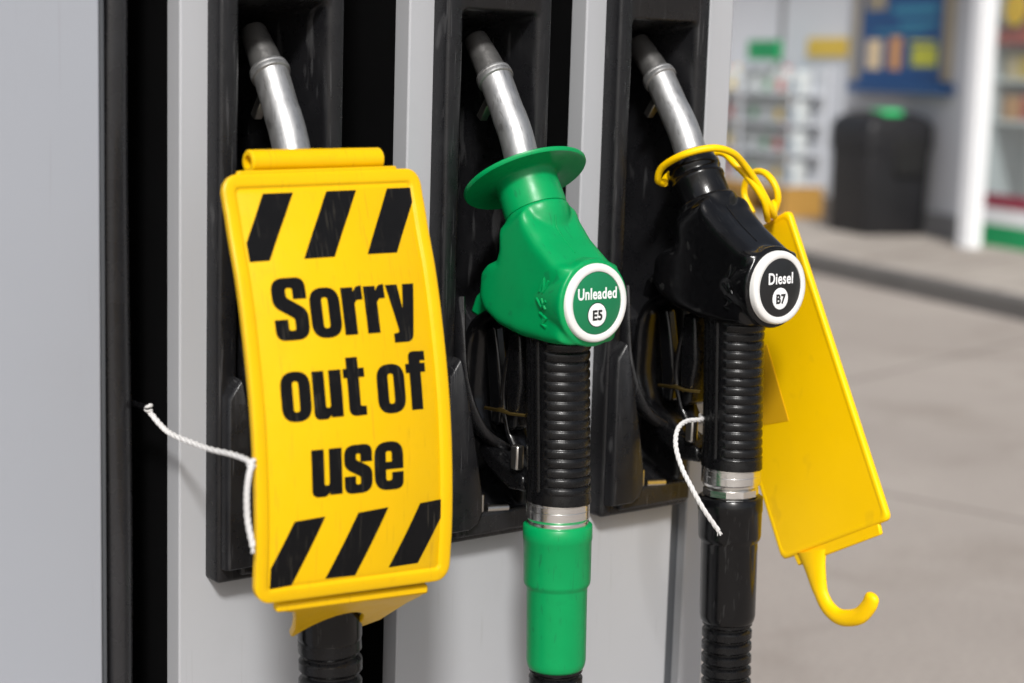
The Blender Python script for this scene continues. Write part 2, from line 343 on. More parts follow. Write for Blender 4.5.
# ------------------------------------------------------------------ nozzles
def make_nozzle(X, dy, dz, colour, label, cover_end, hose_r, pitch, hose_x, guard_disc, badge, hexring, ringz=.9223, lean=0., bdy=0., heel=0.):
    body_m = 'green' if colour == 'green' else 'gloss'
    root = thing('fuel_nozzle', (X, -.11 + dy, .80), label, 'fuel nozzle', 'fuel nozzles hanging in the dispenser')
    def p(y, z, x=0.):
        k = min(1, max(0, (z - 1.075) / .03))
        fr = min(1, max(0, (-.055 - y) / .06)); bk = min(1, max(0, (y + .065) / .04)) * min(1, max(0, (1.165 - z) / .02))
        return Vector((X + x, y + dy + k * (bdy * fr + heel * bk) + lean * max(0, z - 1.13), z + dz))
    # spout
    path = spline([p(-.008, 1.2935), p(-.024, 1.268), p(-.0375, 1.247), p(-.047, 1.226), p(-.056, 1.200)], 6)
    bm = BM(); sweep(bm, path, [.0148] * 8 + [.0152] * (len(path) - 8), 32); sp = obj('spout', bm, 'alu', root)
    ax = (p(.010, 1.313) - p(-.008, 1.2935)).normalized()
    bm = BM(); lathe(bm, p(-.0105, 1.2900), ax, [(0, .0148), (.001, .0166), (.004, .0168), (.0055, .0160), (.0065, .0166), (.0085, .0160), (.0092, .0135)], 32); obj('spout_collar', bm, 'alu', sp)
    tp = spline([p(-.0045, 1.2965), p(.006, 1.309), p(.0145, 1.3190), p(.0205, 1.3265)], 5)
    k = len(tp); bm = BM(); sweep(bm, tp, [.0136 - .0030 * i / (k - 1) for i in range(k)], 28)
    td = (tp[-1] - tp[-2]).normalized()
    lathe(bm, tp[-1] + td * .0001, td, [(0, .0106), (.0018, .0098), (.0022, .0085), (-.004, .0075)], 28); obj('spout_tip', bm, 'tip', sp)
    bm = BM(); obox(bm, p(-.0105, 1.259), Vector((1, 0, 0)), Vector((0, .6, -.8)), Vector((0, .8, .6)), (-.010, -.002), (-.010, .010), (.006, .0135)); obj('spout_latch', bm, 'zinc', sp, bevel=.001)
    # splash guard / neck cuff
    nd = Vector((0, .53, .85)).normalized()
    if guard_disc:
        c = p(-.0525, 1.2080)
        bm = BM(); lathe(bm, c, nd, [(-.0345, .0250), (-.034, .0276), (-.031, .0280), (-.012, .0274), (-.0042, .0276), (-.0028, .0290), (-.0022, .034), (-.002, .050), (-.003, .0545), (-.0016, .0556), (.0004, .0556), (.0012, .0545), (.0022, .030), (.004, .020), (.0045, .0155)], 64)
        obj('splash_guard', bm, 'green', root, ang=50)
    else:
        c = p(-.0525, 1.2080)
        bm = BM(); lathe(bm, c, nd, [(-.034, .0245), (-.014, .0240), (-.0125, .0252), (-.009, .0252), (-.0075, .0238), (-.004, .0236), (-.0025, .0248), (.003, .0248), (.006, .0232), (.0115, .0225), (.0128, .0205), (.0128, .0155)], 48)
        obj('neck_cuff', bm, 'gloss', root, ang=45)
        bm = BM(); lathe(bm, c + nd * .0125, nd, [(0, .021), (.0015, .0212), (.003, .0205), (.004, .0185), (.004, .0150)], 40); obj('neck_ring', bm, 'alu', root)
    # body: several lofts fused by a voxel remesh
    bm = BM()
    prof = [(-.0535, 1.168), (-.0535, 1.150), (-.0490, 1.138), (-.036, 1.132), (-.0290, 1.124), (-.0275, 1.102), (-.033, 1.091), (-.053, 1.080), (-.085, 1.0738), (-.125, 1.0732),
            (-.147, 1.0750), (-.148, 1.141), (-.137, 1.1435), (-.110, 1.1615), (-.0925, 1.1775), (-.0865, 1.187)]
    pc = (-.088, 1.118); rows = []
    for xx, ins in ((-.0322, .30), (-.0318, .20), (-.0300, .11), (-.0265, .045), (-.0215, .008), (-.016, 0), (.016, 0), (.0215, .008), (.0265, .045), (.0300, .11), (.0318, .20), (.0322, .30)):
        row = []
        for (a, b_) in prof:
            dx_, dz_ = pc[0] - a, pc[1] - b_; l = math.hypot(dx_, dz_); k = min(.045 * ins, l * .5) / l
            row.append(p(a + dx_ * k, b_ + dz_ * k, xx))
        rows.append(row)
    loops(bm, rows)
    lathe(bm, c, nd, [(-.060, .022), (-.050, .0262), (-.042, .0284), (-.0352, .0290), (-.0335, .0272)], 48)
    lathe(bm, p(-.0975, 1.1094), (0, -1, .015), [(0, .028), (.014, .0325), (.028, .0350), (.040, .0366), (.0500, .0376), (.0520, .0370)], 56)
    body = obj('body', bm, body_m, root, ang=60)
    md = body.modifiers.new('fuse', 'REMESH'); md.mode = 'VOXEL'; md.voxel_size = .0013; md.use_smooth_shade = True
    md = body.modifiers.new('soften', 'SMOOTH'); md.iterations = 20; md.factor = .5
    bm = BM(); prism(bm, [(-.034, 1.100), (-.020, 1.112), (-.002, 1.099), (.008, 1.083), (-.004, 1.080), (-.040, 1.082)], lambda a, b, d: p(a, b, d), -.012, .012)
    obj('guard_tab', bm, body_m, body, bevel=.003, seg=3)
    # embossed mark on the side of the body
    bm = BM()
    bpy.context.view_layer.update(); tree = BVHTree.FromObject(body, bpy.context.evaluated_depsgraph_get())
    strokes = [[(0, 2), (1, 0), (1, 2), (2, .2)], [(-.6, 3.1), (1, 4.3), (2.2, 3.2)], [(.9, 3.0), (2.0, 4.5)], [(.2, 5.2), (1.9, 5.9), (.6, 6.8), (1.8, 7.2)], [(1.2, 5.4), (1.1, 6.6)]]
    for st in strokes:
        pl = []
        for (a, b_), (c, d) in zip(st[:-1], st[1:]):
            for k in range(5):
                t = k / 4; yy = -.1165 - .0056 * (a + (c - a) * t); zz = 1.1290 - .0056 * (b_ + (d - b_) * t)
                w_ = p(yy, zz, -.08); hit = tree.ray_cast(w_ - WL[body], Vector((1, 0, 0)))[0]
                if hit is not None: pl.append(hit + WL[body] - Vector((.0003, 0, 0)))
        if len(pl) < 3: continue
        sweep(bm, pl, .0013, 8, ref=(1, 0, 0))
    obj('embossed_mark', bm, body_m, body)
    # parting line of the moulding, along the ridge
    pl = []
    for k in range(22):
        zz = 1.150 + .030 * k / 21; hit = tree.ray_cast(p(-.20, zz, -.004) - WL[body], Vector((0, 1, 0)))[0]
        if hit is not None: pl.append(hit + WL[body])
    if len(pl) > 4: bm = BM(); sweep(bm, pl, .0007, 8); obj('mould_seam', bm, body_m, body)
    # badge
    bn = Vector((0, -1, .03)).normalized(); bc = p(-.1500, 1.1104)
    bm = BM(); lathe(bm, bc, bn, [(-.004, .0332), (.0012, .0332), (.0028, .0327), (.0037, .0315), (.0039, .0278), (.0032, .0266), (.0016, .0264), (.0016, .004)], 72)
    br_ = obj('badge_ring', bm, 'white', root, ang=50)
    fc, w1, w2 = badge
    bm = BM(); lathe(bm, bc, bn, [(.0012, .0264), (.0026, .0262), (.0030, .0254)], 64); bf = obj('badge_face', bm, fc, root)
    bu = Vector((0, .03, 1)).normalized()
    def on_badge(tb, dz_, h):
        for v in tb.verts: v.co = bc + Vector((1, 0, 0)) * v.co.x + bu * (v.co.y + dz_) + bn * (h + v.co.z)
        return tb
    t = text_bm(w1, .0132 if len(w1) > 6 else .0142, .00030, .80 if len(w1) > 6 else .84, .0001); obj('lettering', on_badge(t, .0036, .0032), 'print_white', bf, False)
    bm = BM(); lathe(bm, bc - bu * .0098, bn, [(.0028, .0098), (.0034, .0097), (.0035, .0092)], 40); gs = obj('grade_spot', bm, 'print_white', bf)
    if fc == 'badge_green':
        bm = BM(); cc = bc - bu * .0098; lathe(bm, cc, bn, [(.0029, .0105), (.00322, .0104), (.00322, .009)], 40); obj('grade_outline', bm, 'badge_black', bf)
    t = text_bm(w2, .0115, .00042, .95, .0001); obj('lettering', on_badge(t, -.0098 - .0042, .0037), 'badge_black', bf, False)
    # grip: oval, ribbed round the front, two grooves on the flank
    g0, g1 = p(-.1020, 1.086), p(-.1113, ringz + .011); NZ, NA = 220, 120
    rows = []
    for i in range(NZ + 1):
        t = i / NZ; c = g0.lerp(g1, t); row = []
        Lg = (g1 - g0).length; s = t * Lg
        for k in range(NA):
            a = 2 * math.pi * k / NA; dx, dyy = math.sin(a), -math.cos(a)      # a = 0 faces -Y
            aa = math.degrees(math.atan2(math.sin(a), math.cos(a)))
            r = .0274 + .0010 * math.cos(2 * a)
            r += .006 * max(0, 1 - s / .032) ** 2 * max(0, math.cos(a)) + .0012 * math.exp(-((s - Lg) / .012) ** 2)
            w = min(1, max(0, (64 - abs(aa)) / 4.0))
            if s > .012 and s < Lg - .010:
                ph = (s / .0083) % 1.0
                rib = -math.exp(-((ph - .5) / .12) ** 2) + .12 * math.cos(2 * math.pi * ph)
                r += w * (.0012 * rib + .0006)
                if abs(aa) > 70 and abs(aa) < 130:
                    for g in (78, 92, 108): r -= .0015 * math.exp(-((abs(aa) - g) / 2.6) ** 2)
            row.append((c.x + dx * r, c.y + dyy * r, c.z))
        rows.append(row)
    bm = BM(); loops(bm, rows); obj('grip', bm, 'rubber', root, ang=60)
    # trigger guard and lever
    gp = spline([p(-.046, 1.092), p(-.008, 1.080), p(.010, 1.060), p(.014, 1.025), p(.013, .998), p(.000, .977), p(-.030, .963), p(-.062, .948), p(-.098, .938)], 6)
    bm = BM(); sweep(bm, gp, [(.0155, .0066)] * len(gp), 20); obj('trigger_guard', bm, 'gloss', root)
    lp = spline([p(-.060, 1.078), p(-.046, 1.050), p(-.040, 1.015), p(-.048, .985), p(-.060, .968)], 6)
    bm = BM(); sweep(bm, lp, [(.0115, .0045)] * len(lp), 20); lv = obj('trigger', bm, 'gloss', root)
    bm = BM(); sweep(bm, [p(-.026, 1.0015, -.018), p(-.044, 1.0028, -.019), p(-.050, 1.004, -.019), p(-.062, 1.0025, -.018), p(-.080, 1.0035, -.014)], [.0014, .0017, .0022, .0016, .0014], 10); obj('latch_wire', bm, 'brass', lv)
    bm = BM(); obox(bm, p(-.074, .9665), Vector((1, 0, 0)), Vector((0, 1, 0)), Vector((0, 0, 1)), (-.021, -.0125), (-.004, .006), (-.012, .010)); obj('guard_clip', bm, 'zinc', root, bevel=.002)
    bm = BM(); prism(bm, [(-.018, .972), (-.052, .957), (-.080, .950), (-.084, .936), (-.060, .934), (-.030, .946), (-.012, .960)], lambda a, b, d: p(a, b, d), -.0165, .0165); obj('guard_bracket', bm, 'rubber', root, bevel=.004, seg=3)
    bm = BM(); prism(bm, [(-.006, 1.072), (-.020, 1.074), (-.034, 1.010), (-.030, .985), (-.018, .985)], lambda a, b, d: p(a, b, d), -.006, .006); obj('latch_rack', bm, 'gloss', root, bevel=.003)
    bm = BM(); prism(bm, [(-.052, 1.074), (-.068, 1.074), (-.072, 1.030), (-.066, .990), (-.056, .985), (-.050, 1.020)], lambda a, b, d: p(a, b, d), -.015, .015); obj('lever_stop', bm, 'rubber', root, bevel=.003)
    bm = BM(); lathe(bm, p(-.052, .951, -.0168), (-1, 0, 0), [(0, .0048), (.0012, .0048), (.0018, .0036), (.0018, .0015), (.0010, .0012)], 18); obj('screw', bm, 'zinc', root)
    for q in ((-.020, .992), (-.033, .972)):
        bm = BM(); lathe(bm, p(q[0], q[1], -.0135), (1, 0, 0), [(0, .003), (.001, .0045), (.006, .0045)], 16); obj('rivet', bm, 'rubber', root)
    # swivel ring, cover, hose
    ad = (p(-.1160, .7825) - p(-.1113, .9223)).normalized(); rc = p(-.1113, ringz)
    prof = [(-.0125, .0240), (-.0125, .0268), (-.0113, .0276), (-.0100, .0276), (-.0095, .0268), (-.0090, .0268), (-.0085, .0278), (-.0040, .0278), (-.0036, .0275), (-.0032, .0278), (.0035, .0278), (.0042, .0270), (.0065, .0262)]
    if not hexring: prof += [(.0068, .0268), (.0098, .0268), (.010, .0245)]
    else: prof += [(.008, .0225)]
    bm = BM(); lathe(bm, rc, ad, prof, 64); obj('swivel_ring', bm, 'chrome', root, ang=30)
    s0 = .0095
    if hexring:
        bm = BM(); lathe(bm, rc, ad, [(.0085, .022), (.0085, .0240), (.0095, .0262), (.0155, .0262), (.0165, .0240), (.0165, .022)], 10); obj('swivel_nut', bm, 'chrome', root, ang=20)
        bm = BM(); lathe(bm, rc, ad, [(.004, .0225), (.020, .0225)], 32); obj('swivel_core', bm, 'zinc', root)
        s0 = .017
    e = (rc.z - (cover_end + dz)); mid = s0 + (e - s0) * (.42 if colour == 'green' else .34)
    cm = 'green' if colour == 'green' else 'gloss'
    prof = [(s0, .024), (s0, .0288), (s0 + .0012, .0302), (s0 + .0135, .0304), (s0 + .0145, .0298), (mid - .004, .0294), (mid - .001, .0288), (mid + .001, .0272), (mid + .003, .0266), (e - .008, .0262), (e - .003, .0252), (e - .0005, .0236), (e, .0215)]
    bm = BM(); lathe(bm, rc, ad, prof, 64); obj('hose_cover', bm, cm, root, ang=50)
    top = rc + ad * (e - .006)
    hp = [top, top + ad * .05, Vector((hose_x, -.128 + dy, .62)), Vector((hose_x, -.125 + dy, .50)), Vector((hose_x, -.09 + dy, .405)), Vector((hose_x, -.03 + dy, .372)), Vector((hose_x, .05, .368))]
    raw = spline(hp, 40); ac = [0.]
    for i in range(1, len(raw)): ac.append(ac[-1] + (raw[i] - raw[i - 1]).length)
    step = pitch / 10; P = []; j = 0
    for q in range(int(ac[-1] / step)):
        d = q * step
        while ac[j + 1] < d: j += 1
        f = (d - ac[j]) / (ac[j + 1] - ac[j]); P.append(raw[j].lerp(raw[j + 1], f))
    def rib(q):
        ph = (q % 10) / 10
        return hose_r if .08 < ph < .62 else (hose_r * .86 if .70 < ph < .98 else hose_r * .95)
    bm = BM(); sweep(bm, P, [rib(q) for q in range(len(P))], 32); obj('hose', bm, 'rubber', root, ang=32)
    return root

make_nozzle(.726, .021, -.001, 'black', 'black nozzle with worn silver spout tip, hidden behind the yellow out of use sign', .839, .0258, .0165, .712, False, ('badge_black', 'Diesel', 'B7'), True, .945, lean=-.022)
make_nozzle(.946, .0, 0, 'green', 'green unleaded nozzle with round green splash guard and green hose cover', .7825, .0238, .0120, .946, True, ('badge_green', 'Unleaded', 'E5'), False, lean=.03, heel=.004)
make_nozzle(1.150, -.006, .004, 'black', 'black diesel nozzle without a splash guard, looped by a yellow strap', .787, .0236, .0122, 1.147, False, ('badge_black', 'Diesel', 'B7'), True, .926, lean=.115, bdy=-.008, heel=.010)

# ------------------------------------------------------------------ out of use sign
VV = [0, .1, .25, .4, .55, .7, .85, 1]; YY = [-.1165, -.126, -.1425, -.155, -.1645, -.170, -.172, -.170]
SW, SH = .1739, .31
def yprof(v):
    v = min(max(v, 0), 1)
    for i in range(7):
        if v <= VV[i + 1]:
            t = (v - VV[i]) / (VV[i + 1] - VV[i]); h = lambda k: YY[min(max(k, 0), 7)]
            a, b, c, d = (h(i - 1), h(i), h(i + 1), h(i + 2))
            return .5 * (2 * b + (c - a) * t + (2 * a - 5 * b + 4 * c - d) * t * t + (3 * b - a - 3 * c + d) * t ** 3)
    return YY[-1]
def sgn(u, v, h):
    zt = 1.2188 + .0032 * u; zb = .9098 - .0080 * u
    dy = (yprof(v + .02) - yprof(v - .02)) / (.04 * SH if .02 <= v <= .98 else .03 * SH)
    n = Vector((0, -1, dy * -1 * -1)).normalized() if False else Vector((0, -1, -dy)).normalized()
    return Vector((.6136 + SW * u, yprof(v), zt + (zb - zt) * v)) + n * h
def bend(bm, n=44):
    """flat (x metres right, y metres down, z height) -> the curved face"""
    ys = [v.co.y for v in bm.verts]; y0, y1 = min(ys), max(ys)
    for k in range(1, n):
        y = SH * k / n
        if y0 < y < y1: bmesh.ops.bisect_plane(bm, geom=bm.verts[:] + bm.edges[:] + bm.faces[:], plane_co=(0, y, 0), plane_no=(0, 1, 0))
    for v in bm.verts: v.co = sgn(v.co.x / SW, v.co.y / SH, v.co.z)
    return bm
sign = thing('out_of_use_sign', (.70, -.17, .905), 'curved yellow sign with black stripes reading Sorry out of use, hung over the left nozzle', 'sign')
bm = BM(); rows = []
for off, h in ((.002, -.0052), (.0004, -.0048), (0, -.0035), (0, .0008), (.0006, .0012), (.002, .0017), (.0085, .0017), (.0094, .0013), (.0104, -.0003), (.0110, -.0004), (.0116, 0)):
    rows.append([(x, y, h) for x, y in rrect(off, SW - off, off, SH - off, max(.013 - off, .0035), 6)])
loops(bm, rows); obj('panel', bend(bm), 'yellow', sign, ang=50)
stripes = [[(.186, .047), (.333, .047), (.240, .200), (.168, .2), (.068, .201), (.068, .158)], [(.5, .047), (.653, .047), (.487, .199), (.334, .2)], [(.816, .046), (.940, .046), (.940, .079), (.811, .197), (.657, .197)],
           [(.182, .807), (.333, .803), (.175, .962), (.070, .965), (.070, .915)], [(.501, .803), (.656, .798), (.494, .958), (.343, .957)], [(.826, .797), (.938, .793), (.938, .839), (.824, .947), (.669, .949)]]
stripes[0] = [(.186, .047), (.333, .047), (.166, .2), (.070, .201), (.070, .158)]
for s in stripes:
    bm = BM(); prism(bm, [(u * SW, v * SH) for u, v in s], lambda a, b, d: (a, b, d), .0001, .0004); obj('hazard_stripe', bend(bm), 'ink', sign, False)

def rpoly(pts):
    """polygon with per-corner radius"""
    out = []; n = len(pts)
    for i in range(n):
        p = Vector(pts[i][:2]); r = pts[i][2] if len(pts[i]) > 2 else 0
        if not r: out.append(p); continue
        a = Vector(pts[i - 1][:2]) - p; b = Vector(pts[(i + 1) % n][:2]) - p
        la, lb = a.length, b.length; a.normalize(); b.normalize()
        ang = a.angle(b); d = min(r / max(math.tan(ang / 2), .05), la * .49, lb * .49)
        A, B = p + a * d, p + b * d
        for k in range(8):
            t = k / 7; out.append(A * (1 - t) ** 2 + p * (.32 * 2 * t * (1 - t)) + (A + B) * (.5 * .68 * 2 * t * (1 - t)) * 1.0 + B * t * t if False else A * (1 - t) ** 2 + p * 2 * t * (1 - t) + B * t * t)
    return [(q.x, q.y) for q in out]
GL = {
 'o': (68, [[(68, 103, 32), (0, 103, 32), (0, -3, 32), (68, -3, 32)], [(42, 84, 8), (42, 16, 8), (26, 16, 8), (26, 84, 8)]]),
 'u': (68, [[(0, 100), (27, 100), (27, 20, 6), (40, 20, 6), (40, 100), (68, 100), (68, 0), (41, 0), (41, 7), (31, -3, 9), (0, -3, 24)]]),
 't': (50, [[(9, 124), (36, 124), (36, 100), (50, 100), (50, 82), (36, 82), (36, 18, 4), (50, 17), (50, -1), (9, -2, 18), (9, 82), (0, 82), (0, 100), (9, 100)]]),
 'f': (48, [[(9, 0), (36, 0), (36, 82), (48, 82), (48, 100), (36, 100), (36, 108, 6), (49, 107), (49, 126), (9, 127, 22), (9, 100), (0, 100), (0, 82), (9, 82)]]),
 'r': (47, [[(0, 0), (28, 0), (28, 66, 3), (34, 74, 8), (48, 74), (48, 103), (36, 101, 10), (27, 88), (27, 100), (0, 100)]]),
 'y': (68, [[(0, 100), (27, 100), (35, 40), (42, 100), (68, 100), (56, 8), (52, -24, 20), (8, -24), (8, -6), (22, -4, 8), (20, 8)]]),
 's': (64, [[(64, 66), (38, 66), (38, 85, 5), (26, 85, 5), (26, 70, 8), (64, 50, 24), (64, -3, 30), (0, -3, 30), (0, 34), (25, 34), (25, 15, 5), (38, 15, 5), (38, 33, 8), (0, 54, 24), (0, 103, 30), (64, 103, 30)]]),
 'S': (76, [[(76, 84), (47, 84), (47, 108, 6), (30, 108, 6), (30, 87, 10), (76, 58, 28), (76, -3, 34), (0, -3, 34), (0, 40), (29, 40), (29, 16, 6), (46, 16, 6), (46, 42, 10), (0, 70, 28), (0, 128, 34), (76, 128, 34)]]),
 'e': (68, [[(68, 43), (26, 43), (26, 16, 6), (42, 16, 6), (42, 34), (68, 34), (68, -3, 32), (0, -3, 32), (0, 103, 32), (68, 103, 32)], [(42, 58), (42, 84, 7), (26, 84, 7), (26, 58)]]),
}
def word(s, u0, u1, vbase, xh):
    cu = bpy.data.curves.new('lettering', 'CURVE'); cu.dimensions = '2D'; cu.fill_mode = 'BOTH'; cu.extrude = .00015; cu.offset = .00030
    x = 0; pos = []
    for ch in s:
        if ch == ' ': x += 24; continue
        pos.append((ch, x)); x += GL[ch][0] + 7
    tot = x - 7; kx = (u1 - u0) * SW / tot; ky = xh * SH / 100
    for ch, x in pos:
        for poly in GL[ch][1]:
            q = rpoly(poly); sp = cu.splines.new('POLY'); sp.points.add(len(q) - 1); sp.use_cyclic_u = True
            for pt, (a, b) in zip(sp.points, q): pt.co = (u0 * SW + (x + a) * kx, -(vbase * SH - b * ky), 0, 1)
    o = bpy.data.objects.new('lettering', cu); COL.objects.link(o); bpy.context.view_layer.update()
    me = bpy.data.meshes.new_from_object(o.evaluated_get(bpy.context.evaluated_depsgraph_get())); bpy.data.objects.remove(o)
    bm = BM(); bm.from_mesh(me); bpy.data.meshes.remove(me)
    for v in bm.verts: v.co.y = -v.co.y; v.co.z += .00027
    return obj('lettering', bend(bm), 'ink', sign, False)
word('Sorry', .150, .868, .380, .108)
word('out of', .143, .880, .568, .108)
word('use', .272, .736, .751, .108)
# rolled top edge and its strap
bm = BM()
xa, xb = .6425, .7585
n = 40
lathe(bm, (xa, -.1035, 1.2272), (1, 0, .012), [(0, .0050), (0, .0078), (.0012, .0090), (xb - xa - .0012, .0090), (xb - xa, .0078), (xb - xa, .0050), (.06, .0046)], 36, ref=(0, 0, 1), closed=True)
obj('top_roll', bm, 'yellow', sign, ang=40)
bm = BM(); rows = []
for (y, z, t) in ((-.1085, 1.2290, .0025), (-.1100, 1.2225, .0025), (-.1105, 1.2150, .003), (-.1125, 1.205, .003)):
    rows.append([(xa + .001, y, z), (xb - .001, y, z + .0012), (xb - .001, y + t, z + .0012 - t * .4), (xa + .001, y + t, z - t * .4)])
loops(bm, rows); obj('top_strap', bm, 'yellow', sign, bevel=.0006)
bm = BM(); prism(bm, [(.014, -.0024), (.152, -.0024), (.154, .003), (.012, .003)], lambda a, b, d: sgn(a / SW, b / SH, d), -.004, .0008); obj('top_lip', bm, 'yellow', sign, bevel=.001)
# bottom collar: a ledge and a flap notched round the hose
bm = BM(); box(bm, .635, .772, -.1655, -.158, -.003, .0045)
for v in bm.verts: v.co.z += .9015 - .0546 * (v.co.x - .635) + (v.co.y + .165) * .2
obj('bottom_ledge', bm, 'yellow', sign, bevel=.0022)
flap = [(.638, 0), (.771, 0), (.771, .006), (.766, .022), (.762, .060), (.7475, .078)]
hc, hr = (.716, .078), .0275
for k in range(15):
    a = R(5 + 168 * k / 14); flap.append((hc[0] + hr * math.cos(a), hc[1] - hr * 1.8 * math.sin(a)))
flap += [(.6885, .074), (.6860, .0755), (.6825, .070), (.6775, .055), (.668, .034), (.655, .008)]
def flapfn(a, b, d): return (a, -.160 + b * .82 - d * .57, .9025 - .054 * (a - .64) - b * .57 - d * .82)
bm = BM(); prism(bm, flap, flapfn, 0, .005); obj('hose_flap', bm, 'yellow', sign, bevel=.0016)

# ------------------------------------------------------------------ the second sign, hanging edge-on to the dispenser
X2 = 1.250
S2 = thing('hook_sign', (X2, -.16, .83), 'blank yellow back of a hooked sign hanging tilted beside the right nozzle', 'sign')
B0 = Vector((X2, -.0961, .8297)); ex = Vector((0, -.8795, .4759)).normalized(); ez = Vector((0, .4716, .8818)).normalized()
def s2(a, b, d): return B0 + ex * a + ez * b + Vector((d, 0, 0))
SL, SWd = .312, .1480
rows = []; bm = BM()
for off, d in ((.003, .0045), (.0008, .004), (0, .003), (0, -.0008), (.0008, -.002), (.002, -.0026), (.0045, -.0026), (.0052, -.0022), (.006, -.0022)):
    rows.append([s2(p[0], p[1], d + .0018 * 0) for p in rrect(off, SWd - off, off, SL - off, .0065, 5)])
loops(bm, rows); obj('panel', bm, 'yellow2', S2, ang=45)
bm = BM(); prism(bm, [(-.02 + .03, .095), (.058, .1175), (.072, .118 + .0), (.072, .119), (.040, .205), (.010, .200)], lambda a, b, d: s2(a, b, d), -.0024, -.0029)
bm.free()
bm = BM(); q = [(.008, 1.056), (-.0575, 1.043), (-.0951, .9697), (-.0300, .948)]
bm.free()
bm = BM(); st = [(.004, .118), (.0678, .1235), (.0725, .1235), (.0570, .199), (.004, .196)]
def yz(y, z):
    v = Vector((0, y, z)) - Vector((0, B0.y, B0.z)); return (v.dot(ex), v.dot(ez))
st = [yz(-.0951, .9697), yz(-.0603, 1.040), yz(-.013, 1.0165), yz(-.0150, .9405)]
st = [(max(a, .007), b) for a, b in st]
prism(bm, st, lambda a, b, d: s2(a, b, d), -.0021, -.0027); obj('sticker', bm, 'amber_patch', S2, False)  # thin amber patch on the panel, darker than the yellow around it
bm = BM(); prism(bm, [(.018, -.0105), (.132, -.0100), (.134, .002), (.016, .002)], lambda a, b, d: s2(a, b, d), -.0012, .0035); obj('bottom_strip', bm, 'yellow2', S2, bevel=.0014)
hk = spline([(X2, y, z) for y, z in ((-.133, .848), (-.1385, .832), (-.1465, .812), (-.157, .7985), (-.171, .7925), (-.185, .7945), (-.1985, .801), (-.208, .813), (-.2105, .8195))], 6)
kk = len(hk); hd = (hk[-1] - hk[-2]).normalized(); hr_ = [(.0050, .0200 - .0118 * min(1, i / 13) ** .75) for i in range(kk)]
hk += [hk[-1] + hd * d for d in (.0022, .0042, .0056, .0062)]; hr_ += [(.0049, .0078), (.0043, .0066), (.0030, .0046), (.0014, .0020)]
bm = BM(); sweep(bm, hk, hr_, 22)
obj('hook', bm, 'yellow2', S2, ang=60)
# loop at the sign's top
bm = BM(); lp = spline([(X2, -.030, 1.1675), (X2, -.017, 1.186), (X2 - .002, -.024, 1.204), (X2 - .003, -.042, 1.2095), (X2 - .003, -.058, 1.201), (X2 - .001, -.064, 1.186), (X2, -.058, 1.168)], 8)
sweep(bm, lp, [(.0036, .0034)] * len(lp), 12); obj('top_loop', bm, 'yellow2', S2)
bm = BM(); prism(bm, [(.004 + .05, SL - .004), (.004 + .108, SL - .004), (.105, SL + .006), (.060, SL + .006)], lambda a, b, d: s2(a - .028, b, d), -.001, .003); obj('top_tab', bm, 'yellow2', S2, bevel=.001)
# yellow strap looped round the neck of the right nozzle
bm = BM()
A = spline([(1.128, -.030, 1.199), (1.1195, -.032, 1.203), (1.1165, -.042, 1.216), (1.120, -.068, 1.229), (1.140, -.083, 1.2350), (1.163, -.085, 1.2305), (1.182, -.0825, 1.2190), (1.200, -.083, 1.2015), (1.214, -.087, 1.180), (1.226, -.082, 1.170), (1.238, -.070, 1.172), (1.2485, -.060, 1.181)], 8)
sweep(bm, A, .0034, 12)
Bp = spline([(1.128, -.032, 1.199), (1.140, -.022, 1.204), (1.158, -.022, 1.214), (1.175, -.034, 1.225), (1.184, -.050, 1.2285), (1.184, -.068, 1.219), (1.194, -.080, 1.204), (1.206, -.086, 1.186), (1.214, -.0835, 1.173), (1.226, -.074, 1.166), (1.240, -.060, 1.168), (1.250, -.048, 1.172)], 8)
sweep(bm, Bp, .0034, 12)
tag(settle(obj('strap', bm, 'yellow2'), (1.16, -.05, 1.17)), 'yellow plastic strap looped round the neck of the black diesel nozzle', 'strap')

# ------------------------------------------------------------------ strings
def twine(pts, r, label, base, fray=6, knots=()):
    P = spline(pts, 14); bm = BM(); n = len(P)
    for ph in (0, 2.1, 4.2):
        Q = []
        for i, q in enumerate(P):
            t = (P[min(i + 1, n - 1)] - P[max(i - 1, 0)]).normalized(); u = t.orthogonal().normalized(); v = t.cross(u); a = i * .55 + ph
            Q.append(q + u * (r * .5 * math.cos(a)) + v * (r * .5 * math.sin(a)))
        sweep(bm, Q, r * .62, 8)
    e = P[-1]; t = (P[-1] - P[-3]).normalized()
    for k in range(fray):
        d = (t + Vector((random.uniform(-.6, .6), random.uniform(-.6, .6), random.uniform(-.3, .3)))).normalized()
        sweep(bm, [e, e + d * .0025, e + d * .0045 + Vector((0, 0, -.0006))], [.0007, .0006, .0003], 6)
    for kn in knots:
        c = Vector(kn); K = []
        for i in range(40):
            a = i / 40 * 2 * math.pi * 2.2; K.append(c + Vector((math.cos(a) * r * 1.0, math.sin(a) * r * .9, (i / 40 - .5) * r * 2.6 + math.sin(a * .7) * r * .5)))
        sweep(bm, K, r * .75, 8)
    o = obj('string', bm, 'string'); return tag(settle(o, base), label, 'string')
twine([(.6125, .0, 1.0251), (.6160, -.016, 1.0150), (.6183, -.030, 1.0104), (.6205, -.060, 1.0090), (.6195, -.092, 1.0100), (.6155, -.135, 1.0145), (.6102, -.169, 1.0160), (.6060, -.174, 1.0095), (.6045, -.1735, .996), (.6055, -.173, .976), (.6080, -.1765, .9560)], .0021, 'white string tied from the dark slot to the edge of the out of use sign', (.608, -.1765, .952), knots=((.6100, -.1700, 1.0150), (.6122, -.0015, 1.0262)))
